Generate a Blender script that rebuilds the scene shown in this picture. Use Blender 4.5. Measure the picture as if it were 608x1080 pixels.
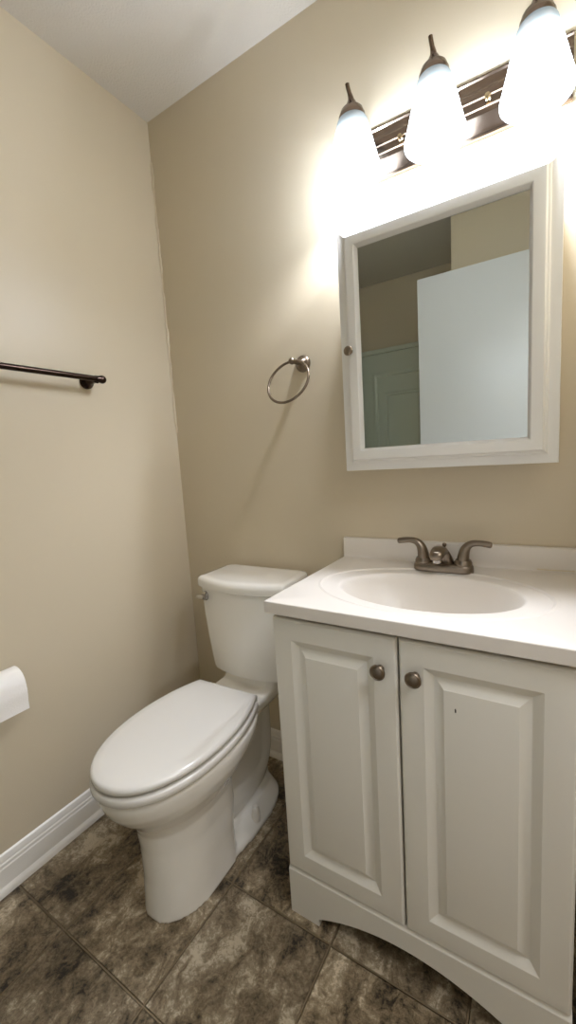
import bpy, bmesh, math, random
from mathutils import Vector, Matrix
random.seed(4)
for o in list(bpy.data.objects): bpy.data.objects.remove(o)
S = bpy.context.scene
COL = S.collection
# ------------------------------------------------------------------ camera
FPX, PITCH, ROLL, YAW = 440.31, -0.128, -0.0628, 0.5658
CAM = Vector((1.2961, -1.2326, 1.167))
def make_camera():
    cy, sy = math.cos(YAW), math.sin(YAW); cp, sp = math.cos(PITCH), math.sin(PITCH)
    w = Vector((-sy*cp, cy*cp, sp)); r = Vector((cy, sy, 0)); u = r.cross(w)
    c, s = math.cos(ROLL), math.sin(ROLL)
    r2 = r*c + u*s; u2 = u*c - r*s
    cam = bpy.data.cameras.new('camera'); o = bpy.data.objects.new('camera', cam); COL.objects.link(o)
    cam.sensor_fit = 'VERTICAL'; cam.sensor_height = 36.0; cam.lens = FPX/1080*36
    cam.clip_start = 0.02
    M = Matrix((r2, u2, -w)).transposed().to_4x4(); M.translation = CAM
    o.matrix_world = M
    S.camera = o
make_camera()
# ------------------------------------------------------------------ world, light, exposure
W = bpy.data.worlds.new('world'); S.world = W; W.use_nodes = True
W.node_tree.nodes['Background'].inputs[0].default_value = (0.9, 0.95, 1.0, 1)
W.node_tree.nodes['Background'].inputs[1].default_value = 0.3
S.view_settings.view_transform = 'Standard'; S.view_settings.look = 'None'
S.view_settings.exposure = 0.30; S.view_settings.gamma = 1.0
S.view_settings.use_curve_mapping = False
S.cycles.use_denoising = True
S.cycles.max_bounces = 14; S.cycles.diffuse_bounces = 8; S.cycles.glossy_bounces = 6
S.cycles.transparent_max_bounces = 12
S.cycles.sample_clamp_indirect = 6.0; S.cycles.caustics_reflective = False; S.cycles.caustics_refractive = False
BULB_W = 12.5; BULB_COL = (0.945, 0.99, 1.11)
HALL_FILL_W = 24.0
def lamp(name, kind, loc, power, col, size=0.1, rot=(0, 0, 0), size_y=None):
    l = bpy.data.lights.new(name, kind); l.energy = power; l.color = col
    if kind == 'AREA':
        l.size = size
        if size_y: l.shape = 'RECTANGLE'; l.size_y = size_y
    else: l.shadow_soft_size = size
    o = bpy.data.objects.new(name, l); o.location = loc; o.rotation_euler = rot; COL.objects.link(o)
    return o
lamp('hall_fill_light', 'AREA', (2.1, -0.9, 2.40), HALL_FILL_W, (0.96, 0.99, 1.05), 0.7, (0, 0, 0), 1.2)  # unseen fill lamp added in the hall, no fixture, to brighten the room

# ------------------------------------------------------------------ materials
def lin(r, g, b):
    f = lambda v: (v/255/12.92) if v/255 <= .04045 else ((v/255+.055)/1.055)**2.4
    return (f(r), f(g), f(b), 1)
def mat(name, col, rough=0.5, metal=0.0, bump=None, spec=0.5, coat=0.0, vary=None):
    m = bpy.data.materials.new(name); m.use_nodes = True
    n, l = m.node_tree.nodes, m.node_tree.links
    b = n['Principled BSDF']
    b.inputs['Base Color'].default_value = col; b.inputs['Roughness'].default_value = rough
    b.inputs['Metallic'].default_value = metal
    b.inputs['Specular IOR Level'].default_value = spec
    b.inputs['Coat Weight'].default_value = coat
    tc = n.new('ShaderNodeTexCoord')
    if bump:
        sc, st, dist = bump
        nz = n.new('ShaderNodeTexNoise'); nz.inputs['Scale'].default_value = sc; nz.inputs['Detail'].default_value = 3
        l.new(tc.outputs['Object'], nz.inputs['Vector'])
        bp = n.new('ShaderNodeBump'); bp.inputs['Strength'].default_value = st; bp.inputs['Distance'].default_value = dist
        l.new(nz.outputs['Fac'], bp.inputs['Height']); l.new(bp.outputs['Normal'], b.inputs['Normal'])
    if vary:
        sc, amt = vary
        nz = n.new('ShaderNodeTexNoise'); nz.inputs['Scale'].default_value = sc; nz.inputs['Detail'].default_value = 4
        l.new(tc.outputs['Object'], nz.inputs['Vector'])
        mx = n.new('ShaderNodeMixRGB'); mx.inputs[1].default_value = tuple(c*(1-amt) for c in col[:3])+(1,)
        mx.inputs[2].default_value = tuple(min(1, c*(1+amt)) for c in col[:3])+(1,)
        l.new(nz.outputs['Fac'], mx.inputs[0]); l.new(mx.outputs[0], b.inputs['Base Color'])
    return m
M_WALL = mat('tan_wall_paint', lin(205, 193, 169), 0.42, bump=(260, .10, .002), vary=(3, .02))
M_CEIL = mat('ceiling_paint', lin(214, 209, 200), 0.8, bump=(170, .45, .004))
M_TRIM = mat('white_trim_paint', lin(232, 229, 222), 0.35)
M_DOOR = mat('white_door_paint', lin(222, 226, 228), 0.38, bump=(30, .05, .002))
M_CAB = mat('white_thermofoil', lin(222, 219, 210), 0.33, bump=(500, .04, .001))
M_MED = mat('white_cabinet_paint', lin(226, 225, 221), 0.35)
M_MARBLE = mat('cultured_marble', lin(221, 215, 207), 0.34, coat=0.0)
M_PORC = mat('white_porcelain', lin(236, 233, 226), 0.08, coat=0.5)
M_SEAT = mat('white_seat_plastic', lin(218, 215, 209), 0.2)
M_CAP = mat('white_plastic_cap', lin(238, 235, 228), 0.3)
M_NICKEL = mat('brushed_nickel', lin(172, 163, 150), 0.36, 1.0, bump=(700, .06, .001))
M_DNICKEL = mat('dark_nickel', lin(134, 122, 108), 0.31, 1.0)
M_BRONZE = mat('oil_rubbed_bronze', lin(62, 50, 44), 0.24, 1.0)
M_CHROME = mat('chrome', lin(185, 181, 176), 0.06, 1.0)
M_BRASS = mat('brass', lin(205, 188, 150), 0.2, 1.0)
M_MIRROR = mat('mirror_glass', lin(206, 210, 206), 0.012, 1.0)
M_PAPER = mat('toilet_paper', lin(243, 240, 236), 0.95, bump=(240, .25, .002), spec=.1)
M_CARD = mat('cardboard_tube', lin(170, 140, 105), 0.9)
M_DARK = mat('dark_gap', lin(40, 36, 30), 0.8)
M_SURR = mat('acrylic_surround', lin(206, 212, 198), 0.18)
M_PLATE = mat('fixture_bronze', lin(120, 104, 92), 0.22, 1.0)
M_CAULK = mat('paint_bead', lin(214, 202, 176), 0.4)

def shade_mat():
    m = bpy.data.materials.new('frosted_glass_lit'); m.use_nodes = True
    n, l = m.node_tree.nodes, m.node_tree.links; n.clear()
    out = n.new('ShaderNodeOutputMaterial')
    tl = n.new('ShaderNodeBsdfTranslucent'); tl.inputs[0].default_value = (.16, .185, .19, 1)
    df = n.new('ShaderNodeBsdfDiffuse'); df.inputs[0].default_value = (.3, .34, .35, 1)
    tr = n.new('ShaderNodeBsdfTransparent'); tr.inputs[0].default_value = (.95, .97, 1, 1)
    em = n.new('ShaderNodeEmission'); em.inputs[0].default_value = (.86, .97, 1, 1); em.inputs[1].default_value = 0.12
    m1 = n.new('ShaderNodeMixShader'); m1.inputs[0].default_value = .35
    l.new(tl.outputs[0], m1.inputs[1]); l.new(df.outputs[0], m1.inputs[2])
    m2 = n.new('ShaderNodeMixShader'); m2.inputs[0].default_value = .33
    l.new(m1.outputs[0], m2.inputs[1]); l.new(tr.outputs[0], m2.inputs[2])
    ad = n.new('ShaderNodeAddShader'); l.new(m2.outputs[0], ad.inputs[0]); l.new(em.outputs[0], ad.inputs[1])
    l.new(ad.outputs[0], out.inputs[0])
    return m
M_SHADE = shade_mat()

def floor_mat():
    m = bpy.data.materials.new('slate_look_tile'); m.use_nodes = True
    n, l = m.node_tree.nodes, m.node_tree.links; b = n['Principled BSDF']
    tc = n.new('ShaderNodeTexCoord')
    T = .3045
    mp = n.new('ShaderNodeMapping'); mp.inputs['Location'].default_value = (-.255/T+4, .484/T+6, 0)
    mp.inputs['Scale'].default_value = (1/T, 1/T, 1)
    l.new(tc.outputs['Object'], mp.inputs['Vector'])
    sp = n.new('ShaderNodeSeparateXYZ'); l.new(mp.outputs[0], sp.inputs[0])
    def math_(op, a, bb=None):
        k = n.new('ShaderNodeMath'); k.operation = op
        for i, v in enumerate((a, bb)):
            if v is None: continue
            if isinstance(v, (int, float)): k.inputs[i].default_value = v
            else: l.new(v, k.inputs[i])
        return k.outputs[0]
    def edge(o):
        f = math_('FRACT', o); return math_('MINIMUM', f, math_('SUBTRACT', 1.0, f))
    ed = math_('MINIMUM', edge(sp.outputs[0]), edge(sp.outputs[1]))
    gm = n.new('ShaderNodeMapRange'); gm.interpolation_type = 'SMOOTHSTEP'
    gm.inputs[1].default_value = .004; gm.inputs[2].default_value = .013
    l.new(ed, gm.inputs[0])           # 0 in the grout, 1 on the tile
    # per-tile random offset
    fl = n.new('ShaderNodeVectorMath'); fl.operation = 'FLOOR'; l.new(mp.outputs[0], fl.inputs[0])
    wn = n.new('ShaderNodeTexWhiteNoise'); wn.noise_dimensions = '2D'; l.new(fl.outputs[0], wn.inputs[0])
    off = n.new('ShaderNodeVectorMath'); off.operation = 'SCALE'; off.inputs['Scale'].default_value = 13
    l.new(wn.outputs['Color'], off.inputs[0])
    pv = n.new('ShaderNodeVectorMath'); pv.operation = 'ADD'; l.new(tc.outputs['Object'], pv.inputs[0]); l.new(off.outputs[0], pv.inputs[1])
    def noise(sc, det, rough, dist, stretch=None):
        k = n.new('ShaderNodeTexNoise'); k.inputs['Scale'].default_value = sc; k.inputs['Detail'].default_value = det
        k.inputs['Roughness'].default_value = rough; k.inputs['Distortion'].default_value = dist
        src = pv.outputs[0]
        if stretch:
            q = n.new('ShaderNodeMapping'); q.inputs['Scale'].default_value = stretch; q.inputs['Rotation'].default_value = (0, 0, .6)
            l.new(src, q.inputs[0]); src = q.outputs[0]
        l.new(src, k.inputs['Vector']); return k.outputs['Fac']
    n1 = noise(5.5, 5, .55, .5); n2 = noise(19, 10, .70, .8, (1, .65, 1)); n3 = noise(95, 8, .8, .6)
    h = math_('ADD', math_('MULTIPLY', n1, .30), math_('ADD', math_('MULTIPLY', n2, .40), math_('MULTIPLY', n3, .30)))
    cr = n.new('ShaderNodeValToRGB'); e = cr.color_ramp.elements
    e[0].position = .425; e[0].color = lin(40, 33, 22)
    e[1].position = .58; e[1].color = lin(214, 200, 174)
    for p_, c_ in ((.455, (98, 84, 62)), (.5, (136, 119, 93)), (.54, (164, 148, 121))):
        k = e.new(p_); k.color = lin(*c_)
    l.new(h, cr.inputs[0])
    hv = n.new('ShaderNodeHueSaturation'); l.new(cr.outputs[0], hv.inputs['Color'])
    mr = n.new('ShaderNodeMapRange'); mr.inputs[3].default_value = .85; mr.inputs[4].default_value = 1.15
    l.new(wn.outputs['Value'], mr.inputs[0]); l.new(mr.outputs[0], hv.inputs['Value'])
    mx = n.new('ShaderNodeMixRGB'); mx.inputs[1].default_value = lin(122, 106, 82)
    l.new(gm.outputs[0], mx.inputs[0]); l.new(hv.outputs[0], mx.inputs[2]); l.new(mx.outputs[0], b.inputs['Base Color'])
    rr = n.new('ShaderNodeMapRange'); rr.inputs[3].default_value = .28; rr.inputs[4].default_value = .6
    l.new(n2, rr.inputs[0]); l.new(rr.outputs[0], b.inputs['Roughness'])
    hh = math_('MULTIPLY', h, gm.outputs[0])
    bp = n.new('ShaderNodeBump'); bp.inputs['Strength'].default_value = 1.0; bp.inputs['Distance'].default_value = .02
    l.new(hh, bp.inputs['Height']); l.new(bp.outputs[0], b.inputs['Normal'])
    return m
M_FLOOR = floor_mat()

# ------------------------------------------------------------------ mesh helpers
def V(*a): return Vector(a)
def add_box(bm, x0, x1, y0, y1, z0, z1, bev=0, seg=2):
    vs = [bm.verts.new((x, y, z)) for x in (x0, x1) for y in (y0, y1) for z in (z0, z1)]
    fs = [bm.faces.new([vs[i] for i in q]) for q in ((0, 1, 3, 2), (4, 6, 7, 5), (0, 4, 5, 1), (2, 3, 7, 6), (0, 2, 6, 4), (1, 5, 7, 3))]
    if bev:
        es = {e for f in fs for e in f.edges}
        bmesh.ops.bevel(bm, geom=list(es), offset=bev, segments=seg, profile=.5, affect='EDGES', clamp_overlap=True)
def loft(bm, rings, caps=(True, True), closed=True):
    R = [[bm.verts.new(p) for p in r] for r in rings]
    n = len(R[0])
    for a, b in zip(R, R[1:]):
        for i in range(n if closed else n-1):
            j = (i+1) % n; bm.faces.new((a[i], a[j], b[j], b[i]))
    if caps[0]: bm.faces.new(R[0][::-1])
    if caps[1]: bm.faces.new(R[-1])
    return R
def frame_of(t):
    t = t.normalized(); a = V(0, 0, 1) if abs(t.z) < .9 else V(1, 0, 0)
    u = t.cross(a).normalized(); return u, u.cross(t).normalized()
def add_tube(bm, pts, rad, seg=16, caps=True, flat=1.0):
    pts = [Vector(p) for p in pts]
    rads = rad if isinstance(rad, (list, tuple)) else [rad]*len(pts)
    rings = []; u = None
    for i, p in enumerate(pts):
        t = (pts[min(i+1, len(pts)-1)]-pts[max(i-1, 0)]).normalized()
        if u is None: u, v = frame_of(t)
        else:
            u = (u - t*u.dot(t)).normalized(); v = u.cross(t).normalized()
        rings.append([p+(u*math.cos(2*math.pi*k/seg)+v*math.sin(2*math.pi*k/seg)*flat)*rads[i] for k in range(seg)])
    loft(bm, rings, (caps, caps))
def add_lathe(bm, prof, origin=(0, 0, 0), axis=(0, 0, 1), seg=32, caps=(True, True)):
    """prof: (radius, height) pairs along the axis"""
    ax = Vector(axis).normalized(); u, v = frame_of(ax); o = Vector(origin)
    loft(bm, [[o+ax*h+(u*math.cos(2*math.pi*k/seg)+v*math.sin(2*math.pi*k/seg))*max(r, 1e-4) for k in range(seg)] for r, h in prof], caps)
def smooth_pts(P, n=6):
    P = [Vector(p) for p in P]; out = []
    for i in range(len(P)-1):
        a, b = P[i], P[i+1]; p0 = P[max(i-1, 0)]; p3 = P[min(i+2, len(P)-1)]
        for k in range(n):
            t = k/n
            out.append(.5*((2*a)+(b-p0)*t+(2*p0-5*a+4*b-p3)*t*t+(3*a-p0-3*b+p3)*t**3))
    return out+[P[-1]]
def extrude_profile(bm, prof, p0, p1, out, up=(0, 0, 1)):
    """closed profile of (out, up) pairs swept straight from p0 to p1"""
    o, u = Vector(out), Vector(up)
    loft(bm, [[Vector(p)+o*a+u*b for a, b in prof] for p in (p0, p1)])
def obj(name, bm, m, parent=None, ang=38, kind=None, label=None):
    bmesh.ops.recalc_face_normals(bm, faces=bm.faces)
    for f in bm.faces: f.smooth = True
    for e in bm.edges:
        if len(e.link_faces) != 2 or e.calc_face_angle(0) > math.radians(ang): e.smooth = False
    me = bpy.data.meshes.new(name); bm.to_mesh(me); bm.free()
    me.materials.append(m)
    o = bpy.data.objects.new(name, me); COL.objects.link(o)
    if parent: o.parent = parent
    if kind: o['kind'] = kind
    if label: o['label'] = label
    return o
def thing(name, label, cat, loc=(0, 0, 0), rz=0, group=None):
    o = bpy.data.objects.new(name, None); COL.objects.link(o); o.location = loc; o.rotation_euler = (0, 0, rz)
    o.empty_display_size = .05
    o['label'] = label; o['category'] = cat
    if group: o['group'] = group
    return o
B = bmesh.new
def struct(name, boxes, m, bev=0):
    bm = B()
    for b in boxes: add_box(bm, *b, bev)
    return obj(name, bm, m, kind='structure')

# ------------------------------------------------------------------ room shell
H = 2.44; XR = 1.50; YR = -2.26; YP = -1.50; XP = .83; XH = 2.7
struct('floor', [(-.1, XH+.1, -2.5, .5, -.06, 0)], M_FLOOR)
struct('ceiling', [(-.1, XH+.1, -2.5, .5, H, H+.08)], M_CEIL)
struct('wall_left', [(-.1, 0, YR-.1, .1, 0, H)], M_WALL)
struct('wall_back', [(0, XR+.1, 0, .1, 0, H)], M_WALL)
struct('wall_rear', [(0, XP, YR-.1, YR, 0, H)], M_WALL)
struct('wall_partition', [(XP, XR, YP-.1, YP, 0, H), (XP, XP+.1, YR-.1, YP-.1, 0, H)], M_WALL)
DY0, DY1, DH = -1.30, -.50, 2.055
struct('wall_right', [(XR, XR+.1, DY1, 0, 0, H), (XR, XR+.1, YP-.1, DY0, 0, H), (XR, XR+.1, DY0, DY1, DH, H)], M_WALL)
struct('wall_hall', [(XH, XH+.1, -2.5, .5, 0, H), (XR+.1, XH, .4, .5, 0, H), (XR, XH, -2.5, -2.4, 0, H), (XR, XR+.1, -2.4, YP-.1, 0, H), (XR, XR+.1, .1, .4, 0, H)], M_WALL)
# doorway casing on the bathroom side
bm = B()
for (a, b, c, d) in ((DY0-.06, DY0, 0, DH+.06), (DY1, DY1+.06, 0, DH+.06), (DY0, DY1, DH, DH+.06)):
    add_box(bm, XR-.016, XR, a, b, c, d, .004)
obj('trim_1', bm, M_TRIM, kind='structure')
# baseboards
def base_prof(): return [(0, 0), (.020, 0), (.020, .010), (.017, .018), (.0125, .024), (.0125, .074), (.0105, .078), (.0105, .086), (.008, .090), (.008, .099), (.0045, .108), (0, .112)]
bm = B(); extrude_profile(bm, base_prof(), (0, -1.5, 0), (0, 0, 0), (1, 0, 0)); obj('baseboard_left', bm, M_TRIM, kind='structure', ang=25)
bm = B(); extrude_profile(bm, base_prof(), (.0, 0, 0), (.741, 0, 0), (0, -1, 0)); obj('baseboard_back', bm, M_TRIM, kind='structure', ang=25)
# the rough bead of paint in the corner
bm = B()
pts = []; rr = []
for i in range(60):
    z = 2.30 - i*.017
    pts.append((.003+.0012*math.sin(i*.9)+.001*math.sin(i*2.3), -.003-.001*math.sin(i*1.7), z)); rr.append(.0032+.0018*math.sin(i*.55)*math.sin(i*.21))
add_tube(bm, pts, rr, 8); obj('trim_2', bm, M_CAULK, kind='structure')
# door standing open behind the camera (seen in the mirror)
bm = B(); add_box(bm, .69, 1.478, -1.375, -1.34, .01, 2.045, .0025)
door = obj('door_1', bm, M_DOOR, kind='structure')
bm = B(); add_lathe(bm, [(.031, 0), (.031, .006), (.012, .010), (.011, .035), (.024, .042), (.027, .055), (.022, .066), (.0, .069)], (.755, -1.3395, .95), (0, 1, 0)); obj('door_knob', bm, M_NICKEL, door)

# ------------------------------------------------------------------ vanity
VX0, VX1, VF, CT = .7415, 1.3445, -.4635, .8409
XM = (VX0+VX1)/2
DZ0, DZ1 = .137, .7995
van = thing('vanity_cabinet', 'white two-door bathroom vanity cabinet with raised panels and an arched base', 'cabinet', (XM, -.24, 0))
def off(o): o.location = -Vector(o.parent.location); return o     # geometry is written in room coordinates
def part(name, bm, m, parent, **k):
    o = obj(name, bm, m, parent, **k)
    if parent.type == 'EMPTY' and not parent.get('local'):
        o.matrix_parent_inverse = Matrix.Identity(4)
        bpy.context.view_layer.update()
        o.data.transform(parent.matrix_world.inverted())
    return o
bm = B()
t = .016; yf = VF+.0185
add_box(bm, VX0, VX0+t, yf, -.004, 0, .8105, .001); add_box(bm, VX1-t, VX1, yf, -.004, 0, .8105, .001)
add_box(bm, VX0+t, VX1-t, yf, -.004, .115, .131); add_box(bm, VX0+t, VX1-t, -.010, -.004, .131, .8105)
add_box(bm, VX0+t, VX1-t, yf+.012, yf+.024, .740, .800)
part('carcass', bm, M_CAB, van)
# arched base board
bm = B()
n = 40; xa0, xa1 = .822, 1.264
top = DZ0-.003
bot = [(VX0, 0), (xa0, 0), (xa0, .019)]
for i in range(n+1):
    x = xa0+.006+(xa1-xa0-.012)*i/n; q = (x-XM)/((xa1-xa0)/2)
    bot.append((x, .020+.055*(1-q*q)))
bot += [(xa1, .019), (xa1, 0), (VX1, 0)]
prev = None
for x, z in bot:
    cur = [bm.verts.new((x, VF+.002, z)), bm.verts.new((x, VF+.002, top-.010)), bm.verts.new((x, VF+.006, top-.004)), bm.verts.new((x, VF+.010, top)), bm.verts.new((x, VF+.018, top)), bm.verts.new((x, VF+.018, z))]
    if prev:
        for i in range(6):
            j = (i+1) % 6
            if (Vector(prev[i].co)-Vector(cur[i].co)).length > 1e-6 or True:
                bm.faces.new((prev[i], prev[j], cur[j], cur[i]))
    else: bm.faces.new(cur)
    prev = cur
bm.faces.new(prev[::-1])
part('base_board', bm, M_CAB, van, ang=30)
def rect_ring(x0, x1, z0, z1, d, y): return [(x0+d, y, z0+d), (x1-d, y, z0+d), (x1-d, y, z1-d), (x0+d, y, z1-d)]
def panel_door(x0, x1, z0, z1):
    bm = B(); y = VF
    prof = [(0, y+.018), (0, y+.006), (.002, y+.0025), (.005, y+.0006), (.009, y), (.049, y), (.051, y+.0008), (.064, y+.0100), (.0665, y+.0108), (.069, y+.0102), (.084, y+.0022), (.0855, y+.0006), (.088, y+.0002)]
    loft(bm, [rect_ring(x0, x1, z0, z1, d, yy) for d, yy in prof])
    return bm
def knob(bm, o, axis=(0, -1, 0), s=1.0):
    add_lathe(bm, [(r*s, h*s) for r, h in [(.008, 0), (.0075, .004), (.0055, .008), (.006, .012), (.0130, .0155), (.0158, .0175), (.0164, .0200), (.0155, .0222), (.0135, .0234), (.0122, .0226), (.0105, .0238), (.005, .0250), (0, .0253)]], o, axis, 28)
dl = part('door', panel_door(VX0+.002, XM-.002, DZ0, DZ1), M_CAB, van, ang=20)
bm = B(); knob(bm, (1.0075, VF, .730)); k = obj('knob', bm, M_DNICKEL, dl, label='round brushed nickel knob'); k.data.transform(Matrix.Translation(-Vector(van.location)))
dr = part('door', panel_door(XM+.002, VX1-.002, DZ0, DZ1), M_CAB, van, ang=20)
bm = B(); knob(bm, (1.0785, VF, .731)); k = obj('knob', bm, M_DNICKEL, dr, label='round brushed nickel knob'); k.data.transform(Matrix.Translation(-Vector(van.location)))
# a dark chip in the finish of the right door
bm = B()
loft(bm, [[(1.1515+a, VF+yy, .678+b*.75) for a, b in ((-.001, -.005), (.0012, -.0055), (.0016, .001), (.0006, .006), (-.0012, .004))] for yy in (.0012, -.0004)])
c = obj('chip', bm, M_DARK, dr, label='small dark chip in the finish'); c.data.transform(Matrix.Translation(-Vector(van.location)))

# countertop with moulded oval basin
CX0, CX1, CY0, CY1 = .7323, 1.3535, -.4756, -.002
bcx, bcy, bax, bay = 1.048, -.262, .207, .133
top_t = thing('vanity_countertop', 'glossy white cultured marble vanity top with an oval basin moulded in', 'countertop', (XM, -.24, .811))
bm = B(); N = 144
def on_rect(th, d):
    dx, dy = math.cos(th), math.sin(th)
    ts = []
    x0, x1, y0, y1 = CX0+d, CX1-d, CY0+d, CY1-d
    if dx > 1e-9: ts.append((x1-bcx)/dx)
    if dx < -1e-9: ts.append((x0-bcx)/dx)
    if dy > 1e-9: ts.append((y1-bcy)/dy)
    if dy < -1e-9: ts.append((y0-bcy)/dy)
    k = min(ts); return bcx+dx*k, bcy+dy*k
# angles: snap to the four corners so the outline stays square
angs = [2*math.pi*k/N for k in range(N)]
for cxx, cyy in ((CX0, CY0), (CX1, CY0), (CX1, CY1), (CX0, CY1)):
    a = math.atan2(cyy-bcy, cxx-bcx) % (2*math.pi)
    i = min(range(N), key=lambda q: abs(angs[q]-a)); angs[i] = a
def basin_ring(s, z):   # s = 1 on the basin lip
    out = []
    for a in angs:
        ca, sa = math.cos(a), math.sin(a)
        r = 1/math.sqrt((ca/bax)**2+(sa/bay)**2)
        out.append((bcx+ca*r*s, bcy+sa*r*s, z))
    return out
rings = []
dep = .128
for s in [.05, .12, .2, .3, .4, .5, .6, .68, .75, .81, .86, .90, .935, .96]:
    rings.append(basin_ring(s, CT-.006-dep*(1-(s/.985)**2.6)**.9))
for s, dz in ((.98, -.010), (.995, -.006), (1.01, -.0035), (1.03, -.0022), (1.06, -.0018), (1.20, -.0012), (1.240, -.0012), (1.255, .0006), (1.265, .0020), (1.280, .0018), (1.30, 0)):
    rings.append(basin_ring(s, CT+dz))
def rr(d, z): return [on_rect(a, d)+(z,) for a in angs]
rings += [rr(.003, CT), rr(.0009, CT-.0007), rr(0, CT-.0025), rr(0, CT-.028), rr(.001, CT-.0295), rr(.03, CT-.0295)]
# keep the outer dish ring inside the slab
lim = [on_rect(a, .0055) for a in angs]
for r_ in rings[:-6]:
    for i, q in enumerate(r_):
        d = math.hypot(q[0]-bcx, q[1]-bcy); L = math.hypot(lim[i][0]-bcx, lim[i][1]-bcy)
        if d > L: r_[i] = (lim[i][0], lim[i][1], CT)
# underside bowl
for s in (1.0, .9, .7, .4, .05):
    rings.append(basin_ring(s*1.05, CT-.032-dep*(1-(s)**2.6)**.9 if s < 1 else CT-.0295))
loft(bm, rings)
part('basin_slab', bm, M_MARBLE, top_t, ang=22)
bm = B()
extrude_profile(bm, [(.0, 0), (.0235, 0), (.0225, .002), (.021, .006), (.0205, .012), (.0200, .055), (.0188, .0595), (.016, .0618), (.002, .0618), (0, .0605)], (CX0, -.0005, CT-.0005), (CX1, -.0005, CT-.0005), (0, -1, 0))
part('backsplash', bm, M_MARBLE, top_t, ang=30)
bm = B(); add_lathe(bm, [(.021, 0), (.021, .002), (.017, .003), (.012, .0015), (0, .0015)], (bcx, bcy, CT-.1335), (0, 0, 1), 28)
part('drain', bm, M_NICKEL, top_t, label='metal drain ring')
# drip of caulk on the backsplash end
bm = B(); add_tube(bm, smooth_pts([(1.270, -.0236, CT+.006), (1.30, -.0235, CT+.0055), (1.350, -.0232, CT+.007)], 4), .0016, 8); part('caulk_bead', bm, M_CAULK, top_t)

# ------------------------------------------------------------------ faucet
FX, FY = 1.053, -.085
fa = thing('faucet', 'dark brushed nickel two-handle faucet on the white vanity top', 'faucet', (FX, FY, CT)); fa['local'] = 1
def stadium(hx, hy, z, n=12):
    out = []
    for k in range(n+1):
        a = -math.pi/2+math.pi*k/n; out.append((hx-hy+hy*math.cos(a), hy*math.sin(a), z))
    for k in range(n+1):
        a = math.pi/2+math.pi*k/n; out.append((-hx+hy+hy*math.cos(a), hy*math.sin(a), z))
    return out
bm = B(); loft(bm, [stadium(.0775, .0265, z) if i == 0 else stadium(.0775-d, .0265-d, z) for i, (d, z) in enumerate(((0, .0003), (0, .010), (.0015, .016), (.004, .0195), (.009, .021)))])
obj('base_plate', bm, M_DNICKEL, fa)
bm = B()   # spout: a broad wedge rising from the base to a rounded nose above the basin
def sp_ring(y, z, hw, hh, tilt): 
    out = []
    for k in range(24):
        a = 2*math.pi*k/24; c, s = math.cos(a), math.sin(a)
        px = hw*math.copysign(abs(c)**.75, c); q = hh*math.copysign(abs(s)**.75, s)
        out.append((px, y+q*math.sin(tilt), z+q*math.cos(tilt)))
    return out
loft(bm, [sp_ring(.010, .016, .030, .019, -1.57), sp_ring(.006, .028, .0265, .019, -1.45), sp_ring(-.002, .042, .0225, .018, -1.2), sp_ring(-.014, .054, .0195, .0165, -.85),
          sp_ring(-.030, .061, .0185, .0145, -.45), sp_ring(-.050, .062, .0182, .0135, -.2), sp_ring(-.068, .0595, .0178, .0132, -.05), sp_ring(-.080, .057, .0165, .012, 0), sp_ring(-.0865, .055, .012, .009, 0.), sp_ring(-.0885, .054, .005, .004, 0)])
sp_ = obj('spout', bm, M_DNICKEL, fa, ang=60)
bm = B(); add_lathe(bm, [(.0115, 0), (.0115, .011), (.0095, .012), (.0085, .010), (0, .010)], (0, -.069, .049), (0, 0, -1), 20); obj('aerator', bm, M_CHROME, sp_)
bm = B(); add_tube(bm, [(0, .021, .018), (0, .021, .062)], .0028, 10); add_lathe(bm, [(.003, 0), (.0055, .003), (.006, .007), (.004, .010), (0, .011)], (0, .021, .060)); obj('lift_rod', bm, M_DNICKEL, fa)
for s in (-1, 1):
    bm = B()
    add_lathe(bm, [(.0225, 0), (.0225, .006), (.0205, .010), (.0195, .013)], (s*.051, 0, .0195), (0, 0, 1), 28)
    path = [(s*.051, 0, .030), (s*.052, 0, .042), (s*.055, 0, .056), (s*.061, 0, .068), (s*.072, -.001, .0765), (s*.088, -.002, .079), (s*.104, -.003, .078), (s*.1175, -.004, .076), (s*.121, -.004, .0755)]
    pts = smooth_pts(path, 4); nn = len(pts)-1
    key = [.0192, .0180, .0158, .0132, .0108, .0092, .0098, .0096, .004]
    rads = []
    for i in range(len(pts)):
        u = i/4; a = int(min(u, 7)); f = u-a; rads.append(key[a]*(1-f)+key[a+1]*f)
    add_tube(bm, pts, rads, 20, flat=.82)
    obj('handle', bm, M_DNICKEL, fa, ang=60)

# ------------------------------------------------------------------ toilet
to = thing('toilet', 'white two-piece elongated toilet with its lid closed between the tan wall and the vanity', 'toilet', (.420, 0, 0), math.radians(1.5)); to['local'] = 1
def egg(w, yf, yb, yc, z, n=56, pf=2.0, pb=2.4):
    out = []
    for k in range(n):
        a = 2*math.pi*k/n; c, s = math.cos(a), math.sin(a)
        p_ = pf if s < 0 else pb
        L = (yc-yf) if s < 0 else (yb-yc)
        out.append((w*math.copysign(abs(c)**(2/p_), c), yc+L*math.copysign(abs(s)**(2/p_), s), z))
    return out
bm = B()
loft(bm, [egg(.100, -.662, -.395, -.52, .0, pb=5), egg(.098, -.660, -.395, -.52, .02, pb=5), egg(.095, -.655, -.395, -.52, .10, pb=5), egg(.096, -.656, -.385, -.51, .19, pb=5), egg(.101, -.662, -.385, -.51, .246, pb=4),
          egg(.111, -.674, -.37, -.51, .276, pb=3), egg(.127, -.694, -.345, -.50, .301), egg(.143, -.717, -.315, -.49, .326), egg(.153, -.735, -.28, -.48, .352), egg(.157, -.745, -.24, -.48, .377),
          egg(.158, -.748, -.24, -.48, .390), egg(.157, -.747, -.24, -.48, .401), egg(.152, -.742, -.24, -.48, .405)])
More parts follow.
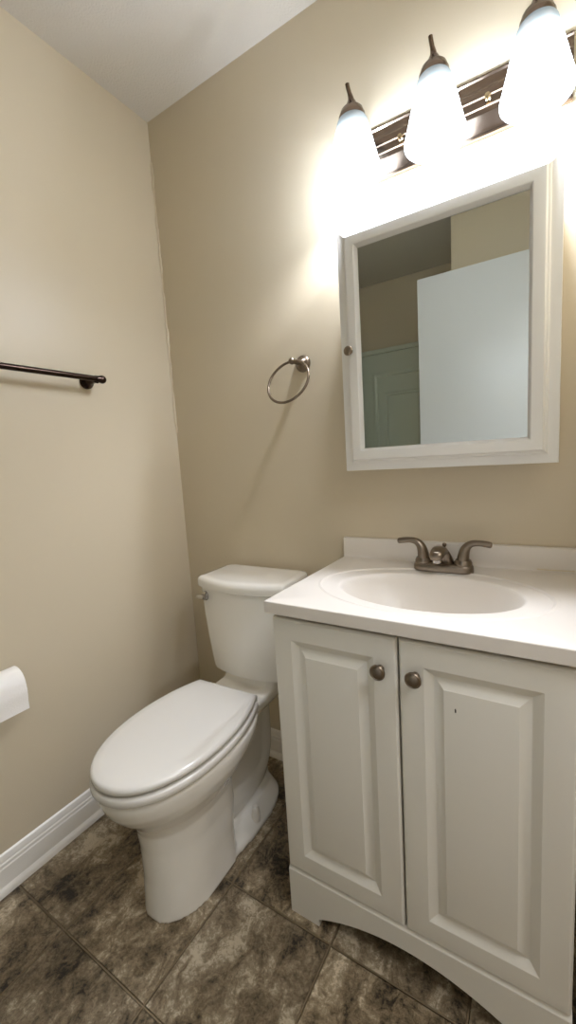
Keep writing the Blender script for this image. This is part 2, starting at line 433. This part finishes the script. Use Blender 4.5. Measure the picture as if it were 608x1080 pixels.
def rrect(hx, y0, y1, z, r, n=6):
    out = []
    for cx_, cy_, a0 in ((hx-r, y1-r, 0), (-hx+r, y1-r, 90), (-hx+r, y0+r, 180), (hx-r, y0+r, 270)):
        for k in range(n+1):
            a = math.radians(a0+90*k/n); out.append((cx_+r*math.cos(a), cy_+r*math.sin(a), z))
    return out
# rear deck the tank stands on
loft(bm, [rrect(.060, -.33, -.07, .33, .03), rrect(.088, -.36, -.040, .360, .035), rrect(.104, -.38, -.030, .385, .035), rrect(.107, -.38, -.028, .405, .035), rrect(.103, -.36, -.03, .414, .035)])
loft(bm, [rrect(.107, -.205, -.028, .395, .035), rrect(.106, -.195, -.028, .425, .03), rrect(.100, -.185, -.030, .440, .03)])
# foot flange
loft(bm, [egg(.104, -.56, -.112, -.30, 0, pb=2.4), egg(.104, -.56, -.112, -.30, .012, pb=2.4), egg(.100, -.555, -.117, -.30, .019, pb=2.4), egg(.060, -.50, -.13, -.30, .050, pb=2.6)])
# trapway
pts = smooth_pts([(0, -.46, .15), (0, -.40, .105), (0, -.325, .080), (0, -.25, .076), (0, -.185, .090), (0, -.145, .140), (0, -.135, .24), (0, -.138, .40)], 6)
add_tube(bm, pts, [.050-.014*min(1, max(0, (k-12)/16)) for k in range(len(pts))], 24, flat=1.15)
loft(bm, [rrect(.030, -.46, -.13, .03, .025), rrect(.026, -.46, -.13, .20, .022), rrect(.034, -.46, -.13, .33, .025), rrect(.040, -.46, -.13, .39, .025)])
bowl = obj('bowl', bm, M_PORC, to)
rm = bowl.modifiers.new('remesh', 'REMESH'); rm.mode = 'VOXEL'; rm.voxel_size = .0048; rm.use_smooth_shade = True
sm = bowl.modifiers.new('smooth', 'SMOOTH'); sm.factor = .5; sm.iterations = 5
for s in (-1, 1):
    bm = B(); add_lathe(bm, [(.0145, -.012), (.0145, .006), (.0130, .010), (.0120, .024), (.0105, .032), (.007, .0365), (0, .0375)], (s*.084, -.305, .036), (0, 0, 1), 20)
    obj('bolt_cap', bm, M_CAP, to)
def seat_outline(g, z, yfr=-.757, yback=-.292):
    yc = -.505; w = .162; wb = .117; out = []
    half = []
    for k in range(33):                       # from the front tip to the back corner
        if k <= 20:
            a = math.pi/2*k/20; half.append((w*math.sin(a)**(.94), yc+(yfr-yc)*math.cos(a)**.94 if math.cos(a) > 1e-6 else yc))
        else:
            u = (k-20)/12; half.append((w-(w-wb)*u**2.1, yc+(yback-yc)*u))
    loop = half+[(-x, y) for x, y in half[::-1]][:-1]
    cy_ = -.52
    return [(x*(1-g/.15), cy_+(y-cy_)*(1-g/.23), z) for x, y in loop]
bm = B(); loft(bm, [seat_outline(g, z) for g, z in ((.03, .4105), (.003, .4110), (.000, .4145), (.0005, .4285), (.0030, .4315), (.010, .4320), (.034, .4322))])
obj('seat', bm, M_SEAT, to, ang=60)
bm = B(); loft(bm, [seat_outline(g, z) for g, z in ((.034, .4385), (.007, .4388), (.0032, .4425), (.0032, .4505), (.006, .4555), (.012, .4582), (.03, .4596), (.08, .4604))])
obj('lid', bm, M_SEAT, to, ang=60)
for s in (-1, 1):
    bm = B(); add_tube(bm, [(s*.062, -.276, .427), (s*.096, -.276, .427)], .0105, 18); add_box(bm, *sorted((s*.064, s*.096)), -.288, -.264, .411, .427, .003)
    obj('hinge', bm, M_SEAT, to)
# tank
def tank_ring(hw, yfc, yfs, yb, z, n=14, r=.022):
    """bowed front: yfs at the corners, yfc in the middle"""
    out = []
    for k in range(n+1):
        u = -1+2*k/n; x = u*(hw-r*.5)
        out.append((x, yfc+(yfs-yfc)*u*u, z))
    yr = yfs
    for k in range(1, 6):
        a = math.radians(-75+75*k/5*1.0); out.append((hw-r*.5+r*.5*math.cos(a)*1.0, yr+r*.6+r*.6*math.sin(a), z))
    out.append((hw, yb-r, z)); out.append((hw-.3*r, yb-.3*r, z)); out.append((hw-r, yb, z))
    out.append((-hw+r, yb, z)); out.append((-hw+.3*r, yb-.3*r, z)); out.append((-hw, yb-r, z))
    for k in range(5, 0, -1):
        a = math.radians(-75+75*k/5); out.append((-(hw-r*.5+r*.5*math.cos(a)), yr+r*.6+r*.6*math.sin(a), z))
    return out
bm = B(); loft(bm, [tank_ring(.125, -.206, -.186, -.045, .4385), tank_ring(.134, -.218, -.196, -.036, .446), tank_ring(.137, -.222, -.199, -.032, .457), tank_ring(.151, -.226, -.200, -.028, .56), tank_ring(.163, -.229, -.199, -.026, .66), tank_ring(.170, -.229, -.197, -.026, .738)])
obj('tank', bm, M_PORC, to)
bm = B(); loft(bm, [tank_ring(.172, -.230, -.198, -.024, .7385), tank_ring(.1775, -.238, -.203, -.021, .743), tank_ring(.1785, -.240, -.204, -.020, .750), tank_ring(.1785, -.240, -.204, -.020, .764), tank_ring(.1765, -.237, -.202, -.021, .772), tank_ring(.171, -.231, -.197, -.024, .777), tank_ring(.155, -.215, -.186, -.032, .779)])
obj('tank_lid', bm, M_PORC, to)
bm = B(); add_lathe(bm, [(.0165, 0), (.0165, .004), (.0135, .008), (.0095, .011), (.0095, .018)], (-.139, -.2045, .712), (-.2, -1, 0), 24)
add_tube(bm, smooth_pts([(-.122, -.2265, .713), (-.140, -.2255, .713), (-.158, -.217, .710), (-.174, -.205, .705)], 4), [.008]+[.0098]*3+[.0105]*4+[.0088]*4+[.0065], 16, flat=.75)
obj('flush_lever', bm, M_CHROME, to, label='chrome flush lever')

# ------------------------------------------------------------------ mirrored medicine cabinet
mc = thing('medicine_cabinet', 'white framed mirrored medicine cabinet on the wall above the vanity', 'cabinet', (1.05, 0, 1.12))
MX0, MX1, MZ0, MZ1 = .791, 1.3115, 1.1190, 1.768
bm = B(); add_box(bm, MX0+.016, MX1-.016, -.101, -.0005, MZ0+.016, MZ1-.016, .001); part('case', bm, M_MED, mc)
bm = B()
prof = [(.014, -0.1005), (.001, -0.1005), (.0, -.094), (.001, -0.1045), (.010, -0.1060), (.0215, -0.1090), (.0235, -0.1135), (.0250, -0.1160), (.0280, -0.1170), (.0300, -0.1230), (.0318, -0.1260), (.0335, -0.1265), (.0545, -0.1265), (.0565, -0.1250), (.062, -0.1140), (.062, -0.1065), (.014, -0.1005)]
loft(bm, [rect_ring(MX0, MX1, MZ0, MZ1, d, y) for d, y in prof], caps=(False, False))
mdoor = part('door', bm, M_MED, mc, ang=18)
bm = B()
loft(bm, [rect_ring(MX0, MX1, MZ0, MZ1, d, y) for d, y in ((.0605, -.1065), (.0605, -.1115))])
g = obj('mirror', bm, M_MIRROR, mdoor); g.data.transform(Matrix.Translation(-Vector(mc.location)))
bm = B(); knob(bm, (.8280, -.1265, 1.4440), s=.8); g = obj('knob', bm, M_DNICKEL, mdoor, label='round nickel knob'); g.data.transform(Matrix.Translation(-Vector(mc.location)))

# ------------------------------------------------------------------ vanity light bar
lf = thing('vanity_light', 'dark nickel bar light with three lit frosted glass shades above the mirror', 'wall light', (1.058, 0, 1.97))
bm = B()
z0 = 1.906; hgt = .134
prof = [(0, 0), (.008, 0), (.012, .002), (.012, .007), (.009, .010), (.009, .014), (.017, .034), (.023, .042), (.023, .054), (.026, .056), (.026, .060), (.023, .062), (.023, .075), (.026, .077), (.026, .081), (.023, .083), (.022, .094), (.016, .102), (.009, .122), (.009, .126), (.012, .129), (.010, hgt), (0, hgt)]
extrude_profile(bm, prof, (.795, 0, z0), (1.325, 0, z0), (0, -1, 0))
plate = part('back_plate', bm, M_PLATE, lf, ang=25)
for x in (.9515, 1.158):
    bm = B(); add_lathe(bm, [(.0065, 0), (.0065, .003), (.0045, .005), (.0045, .010), (.006, .011), (.006, .014), (0, .0155)], (x, -.0255, 1.974), (0, -1, 0), 16)
    s_ = obj('cap_nut', bm, M_BRASS, plate, label='small brass cap nut'); s_.data.transform(Matrix.Translation(-Vector(lf.location)))
SX = (.850, 1.054, 1.259); SY = -.106
for x in SX:
    bm = B()
    add_tube(bm, smooth_pts([(x, -.020, 2.022), (x, -.050, 2.026), (x, -.064, 2.026), (x, -.080, 2.026)], 5), .0075, 14); add_lathe(bm, [(.0155, 0), (.0155, .004), (.012, .008), (.008, .014)], (x, -.0095, 2.022), (0, -1, 0), 22)
    part('arm', bm, M_PLATE, lf)
    bm = B(); add_lathe(bm, [(.0095, 2.050), (.0125, 2.044), (.0145, 2.038), (.0215, 2.033), (.0285, 2.026), (.0315, 2.017), (.0335, 2.014), (.0335, 2.000), (.0310, 1.999), (.0305, 2.012), (0, 2.015)], (x, SY, .010), (0, 0, 1), 32)
    cup = part('socket_cup', bm, M_PLATE, lf)
    bm = B(); pts = smooth_pts([(x, SY, 2.056), (x, SY-.003, 2.065), (x-.001, SY-.008, 2.073), (x-.002, SY-.013, 2.081), (x-.003, SY-.016, 2.090)], 4)
    add_tube(bm, pts, [.0120-.0050*min(1, k/8) for k in range(len(pts))], 14, flat=.72)
    f_ = obj('finial', bm, M_PLATE, cup); f_.data.transform(Matrix.Translation(-Vector(lf.location)))
    bm = B()
    prof = [(.0300, 2.006), (.0345, 2.005), (.0385, 1.999), (.0415, 1.989), (.0450, 1.974), (.0515, 1.948), (.0580, 1.922), (.0650, 1.896), (.0690, 1.883), (.0700, 1.876), (.0690, 1.8695), (.0660, 1.8655), (.0620, 1.864), (.0610, 1.866)]
    add_lathe(bm, prof, (x, SY, .010), (0, 0, 1), 40, (False, False))
    sh = part('shade', bm, M_SHADE, lf, ang=80, label='frosted white glass shade, lit')
    bm = B(); add_lathe(bm, [(.0135, 2.014), (.0135, 1.992), (.018, 1.985), (.0250, 1.970), (.0285, 1.953), (.0285, 1.949), (0, 1.947)], (x, SY, .010), (0, 0, 1), 28)
    part('bulb_base', bm, M_CAP, lf, label='white base of the bulb inside the shade')
    l = lamp('bulb_light', 'POINT', (0, 0, 0), BULB_W, BULB_COL, .017); l.parent = sh; l.location = (x-1.058, SY, 1.915-1.97)

# ------------------------------------------------------------------ towel ring
tr = thing('towel_ring', 'brushed nickel towel ring on the wall left of the medicine cabinet', 'towel ring', (.608, 0, 1.468))
bm = B()
add_lathe(bm, [(.0265, 0), (.0265, .004), (.0245, .007), (.0195, .010), (.0185, .013), (.0125, .018), (.0095, .024), (.0090, .036)], (.608, -.0003, 1.468), (0, -1, 0), 32)
add_tube(bm, [(.608, -.030, 1.468), (.6045, -.044, 1.469), (.600, -.052, 1.470)], [.009, .0085, .009], 18)
part('post', bm, M_DNICKEL, tr)
bm = B(); add_lathe(bm, [(.0005, -.0112), (.006, -.0095), (.0098, -.0055), (.0112, 0), (.0098, .0055), (.006, .0095), (.0005, .0112)], (.598, -.055, 1.470), (-.3, -.9, 0), 24); part('ball_end', bm, M_DNICKEL, tr)
bm = B(); el = math.radians(25); n = V(0, -math.cos(el), math.sin(el)); e1 = V(1, 0, 0); e2 = n.cross(e1)
c0 = V(.598, -.086, 1.403); R = .0725; seg = 64; mi = 12
rg = []
for k in range(seg):
    a = 2*math.pi*k/seg; d = e1*math.cos(a)+e2*math.sin(a)
    rg.append([c0+d*(R+.0042*math.cos(2*math.pi*j/mi))+n*.0042*math.sin(2*math.pi*j/mi) for j in range(mi)])
loft(bm, rg+[rg[0]], (False, False)); bmesh.ops.remove_doubles(bm, verts=bm.verts, dist=1e-5)
part('ring', bm, M_DNICKEL, tr)

# ------------------------------------------------------------------ towel bar on the left wall
tb = thing('towel_bar', 'dark bronze towel bar mounted on the left tan wall', 'towel bar', (0, -.67, 1.455))
ends = (-.376, -.986)
for y in ends:
    bm = B()
    add_lathe(bm, [(.0235, .0003), (.0235, .006), (.0215, .010), (.0150, .015), (.0115, .024), (.0105, .05), (.0125, .056)], (0, y, 1.4555), (1, 0, 0), 28)
    part('post', bm, M_BRONZE, tb)
bm = B(); add_tube(bm, [(.060, ends[0]+.012, 1.4565), (.060, ends[1]-.012, 1.4565)], .0088, 20); part('rod', bm, M_BRONZE, tb)
for y, s in ((ends[0]+.010, 1), (ends[1]-.010, -1)):
    bm = B(); add_lathe(bm, [(.0095, -.012), (.0105, -.006), (.0115, 0), (.0128, .004), (.0130, .010), (.0105, .016), (.006, .0195), (0, .0205)], (.060, y, 1.4565), (0, s, 0), 24)
    part('end_cap', bm, M_BRONZE, tb)

# ------------------------------------------------------------------ toilet paper and its holder
RX, RZ, RY0, RY1, RR = .062, .606, -.834, -.728, .042
hd = thing('toilet_paper_holder', 'small wall holder carrying the paper roll on the left wall', 'paper holder', (0, -.78, RZ))
for y in (RY0-.022, RY1+.006):
    bm = B()
    if y > -.8:   # slim open arm on the near side
        add_lathe(bm, [(.0175, .0003), (.0175, .004), (.011, .008), (.005, .012)], (0, -.80, RZ+.0), (1, 0, 0), 20)
        add_tube(bm, smooth_pts([(.008, -.80, RZ), (.012, -.790, RZ), (.012, -.745, RZ), (.018, -.724, RZ), (.040, -.7215, RZ), (.058, -.7235, RZ)], 4), .0042, 12)
        part('near_arm', bm, M_BRONZE, hd)
    else:
        add_lathe(bm, [(.0235, .0003), (.0235, .006), (.015, .014), (.0105, .024), (.0100, .066), (.012, .070), (.010, .074), (0, .076)], (0, y, RZ), (1, 0, 0), 24)
        part('post', bm, M_BRONZE, hd)
bm = B(); add_tube(bm, [(RX, RY0-.022, RZ), (RX, RY1+.004, RZ)], .007, 16); add_lathe(bm, [(.0075, 0), (.009, .002), (.009, .005), (.006, .008), (0, .009)], (RX, RY1+.002, RZ), (0, 1, 0), 18)
part('roller', bm, M_BRONZE, hd)
rl = thing('toilet_paper_roll', 'white toilet paper roll with its loose sheet hanging in front, on the left wall', 'toilet paper', (RX, (RY0+RY1)/2, RZ))
bm = B()
def cyl_ring(r, y): return [(RX+r*math.cos(2*math.pi*k/48), y, RZ+r*math.sin(2*math.pi*k/48)) for k in range(48)]
loft(bm, [cyl_ring(.0195, RY0), cyl_ring(RR-.001, RY0), cyl_ring(RR, RY0+.001), cyl_ring(RR, RY1-.001), cyl_ring(RR-.001, RY1), cyl_ring(.0195, RY1), cyl_ring(.0195, RY0)], (False, False))
part('paper', bm, M_PAPER, rl)
bm = B(); loft(bm, [cyl_ring(.0192, RY0+.0005), cyl_ring(.0192, RY1-.0005), cyl_ring(.0180, RY1-.0005), cyl_ring(.0180, RY0+.0005), cyl_ring(.0192, RY0+.0005)], (False, False)); part('core_tube', bm, M_CARD, rl)
bm = B()
sp = [(RX+(RR+.0008)*math.cos(math.radians(a)), RZ+(RR+.0008)*math.sin(math.radians(a))) for a in range(110, 0, -8)]
sp += [(RX+RR+.001+.0016*math.sin(i*.8), RZ-.009*i) for i in range(0, 8)]
sp[-1] = (sp[-1][0], RZ-.068)
rg = []
for i, (x, z) in enumerate(sp): rg.append([(x, RY0+.0004, z), (x, RY1-.0004, z), (x+.0011, RY1-.0004, z+.0004), (x+.0011, RY0+.0004, z+.0004)])
loft(bm, rg); part('hanging_sheet', bm, M_PAPER, rl, ang=60)

# ------------------------------------------------------------------ shower seen in the mirror
sh = thing('shower_surround', 'pale moulded shower surround in the alcove, reflected in the mirror', 'shower', (.41, -1.9, 0))
bm = B()
SZ = 1.955
add_box(bm, .002, XP-.002, YR+.0005, YR+.022, .12, SZ, .004)
add_box(bm, .002, XP-.002, YR+.0005, YR+.036, SZ-.035, SZ, .006)
part('back_panel', bm, M_SURR, sh)
bm = B(); x0, x1, q0, q1 = .10, XP-.10, .55, 1.78
loft(bm, [[(a, YR+.0225+y, b) for a, _, b in rect_ring(x0, x1, q0, q1, d, 0)] for d, y in ((0, -.002), (.002, .008), (.010, .013), (.024, .013), (.032, .008), (.036, -.001))], caps=(False, False))
loft(bm, [[(a, YR+.0225+y, b) for a, _, b in rect_ring(x0+.09, x1-.25, 1.18, 1.62, d, 0)] for d, y in ((0, -.002), (.002, .006), (.008, .010), (.016, .010), (.022, .006), (.026, -.001))], caps=(False, False))
part('moulded_frame', bm, M_SURR, sh)
for xa, xb in ((.0005, .02), (XP-.02, XP-.0005)):
    bm = B(); add_box(bm, xa, xb, YR+.024, YP-.02, .12, SZ, .004); part('side_panel', bm, M_SURR, sh)
bm = B(); add_box(bm, .0008, XP-.0008, YR+.001, YP-.02, .0005, .07, .01); add_box(bm, .0008, XP-.0008, YP-.10, YP-.02, .05, .14, .02); add_box(bm, .0008, XP-.0008, YR+.001, YR+.05, .05, .14, .015); part('shower_pan', bm, M_SURR, sh)
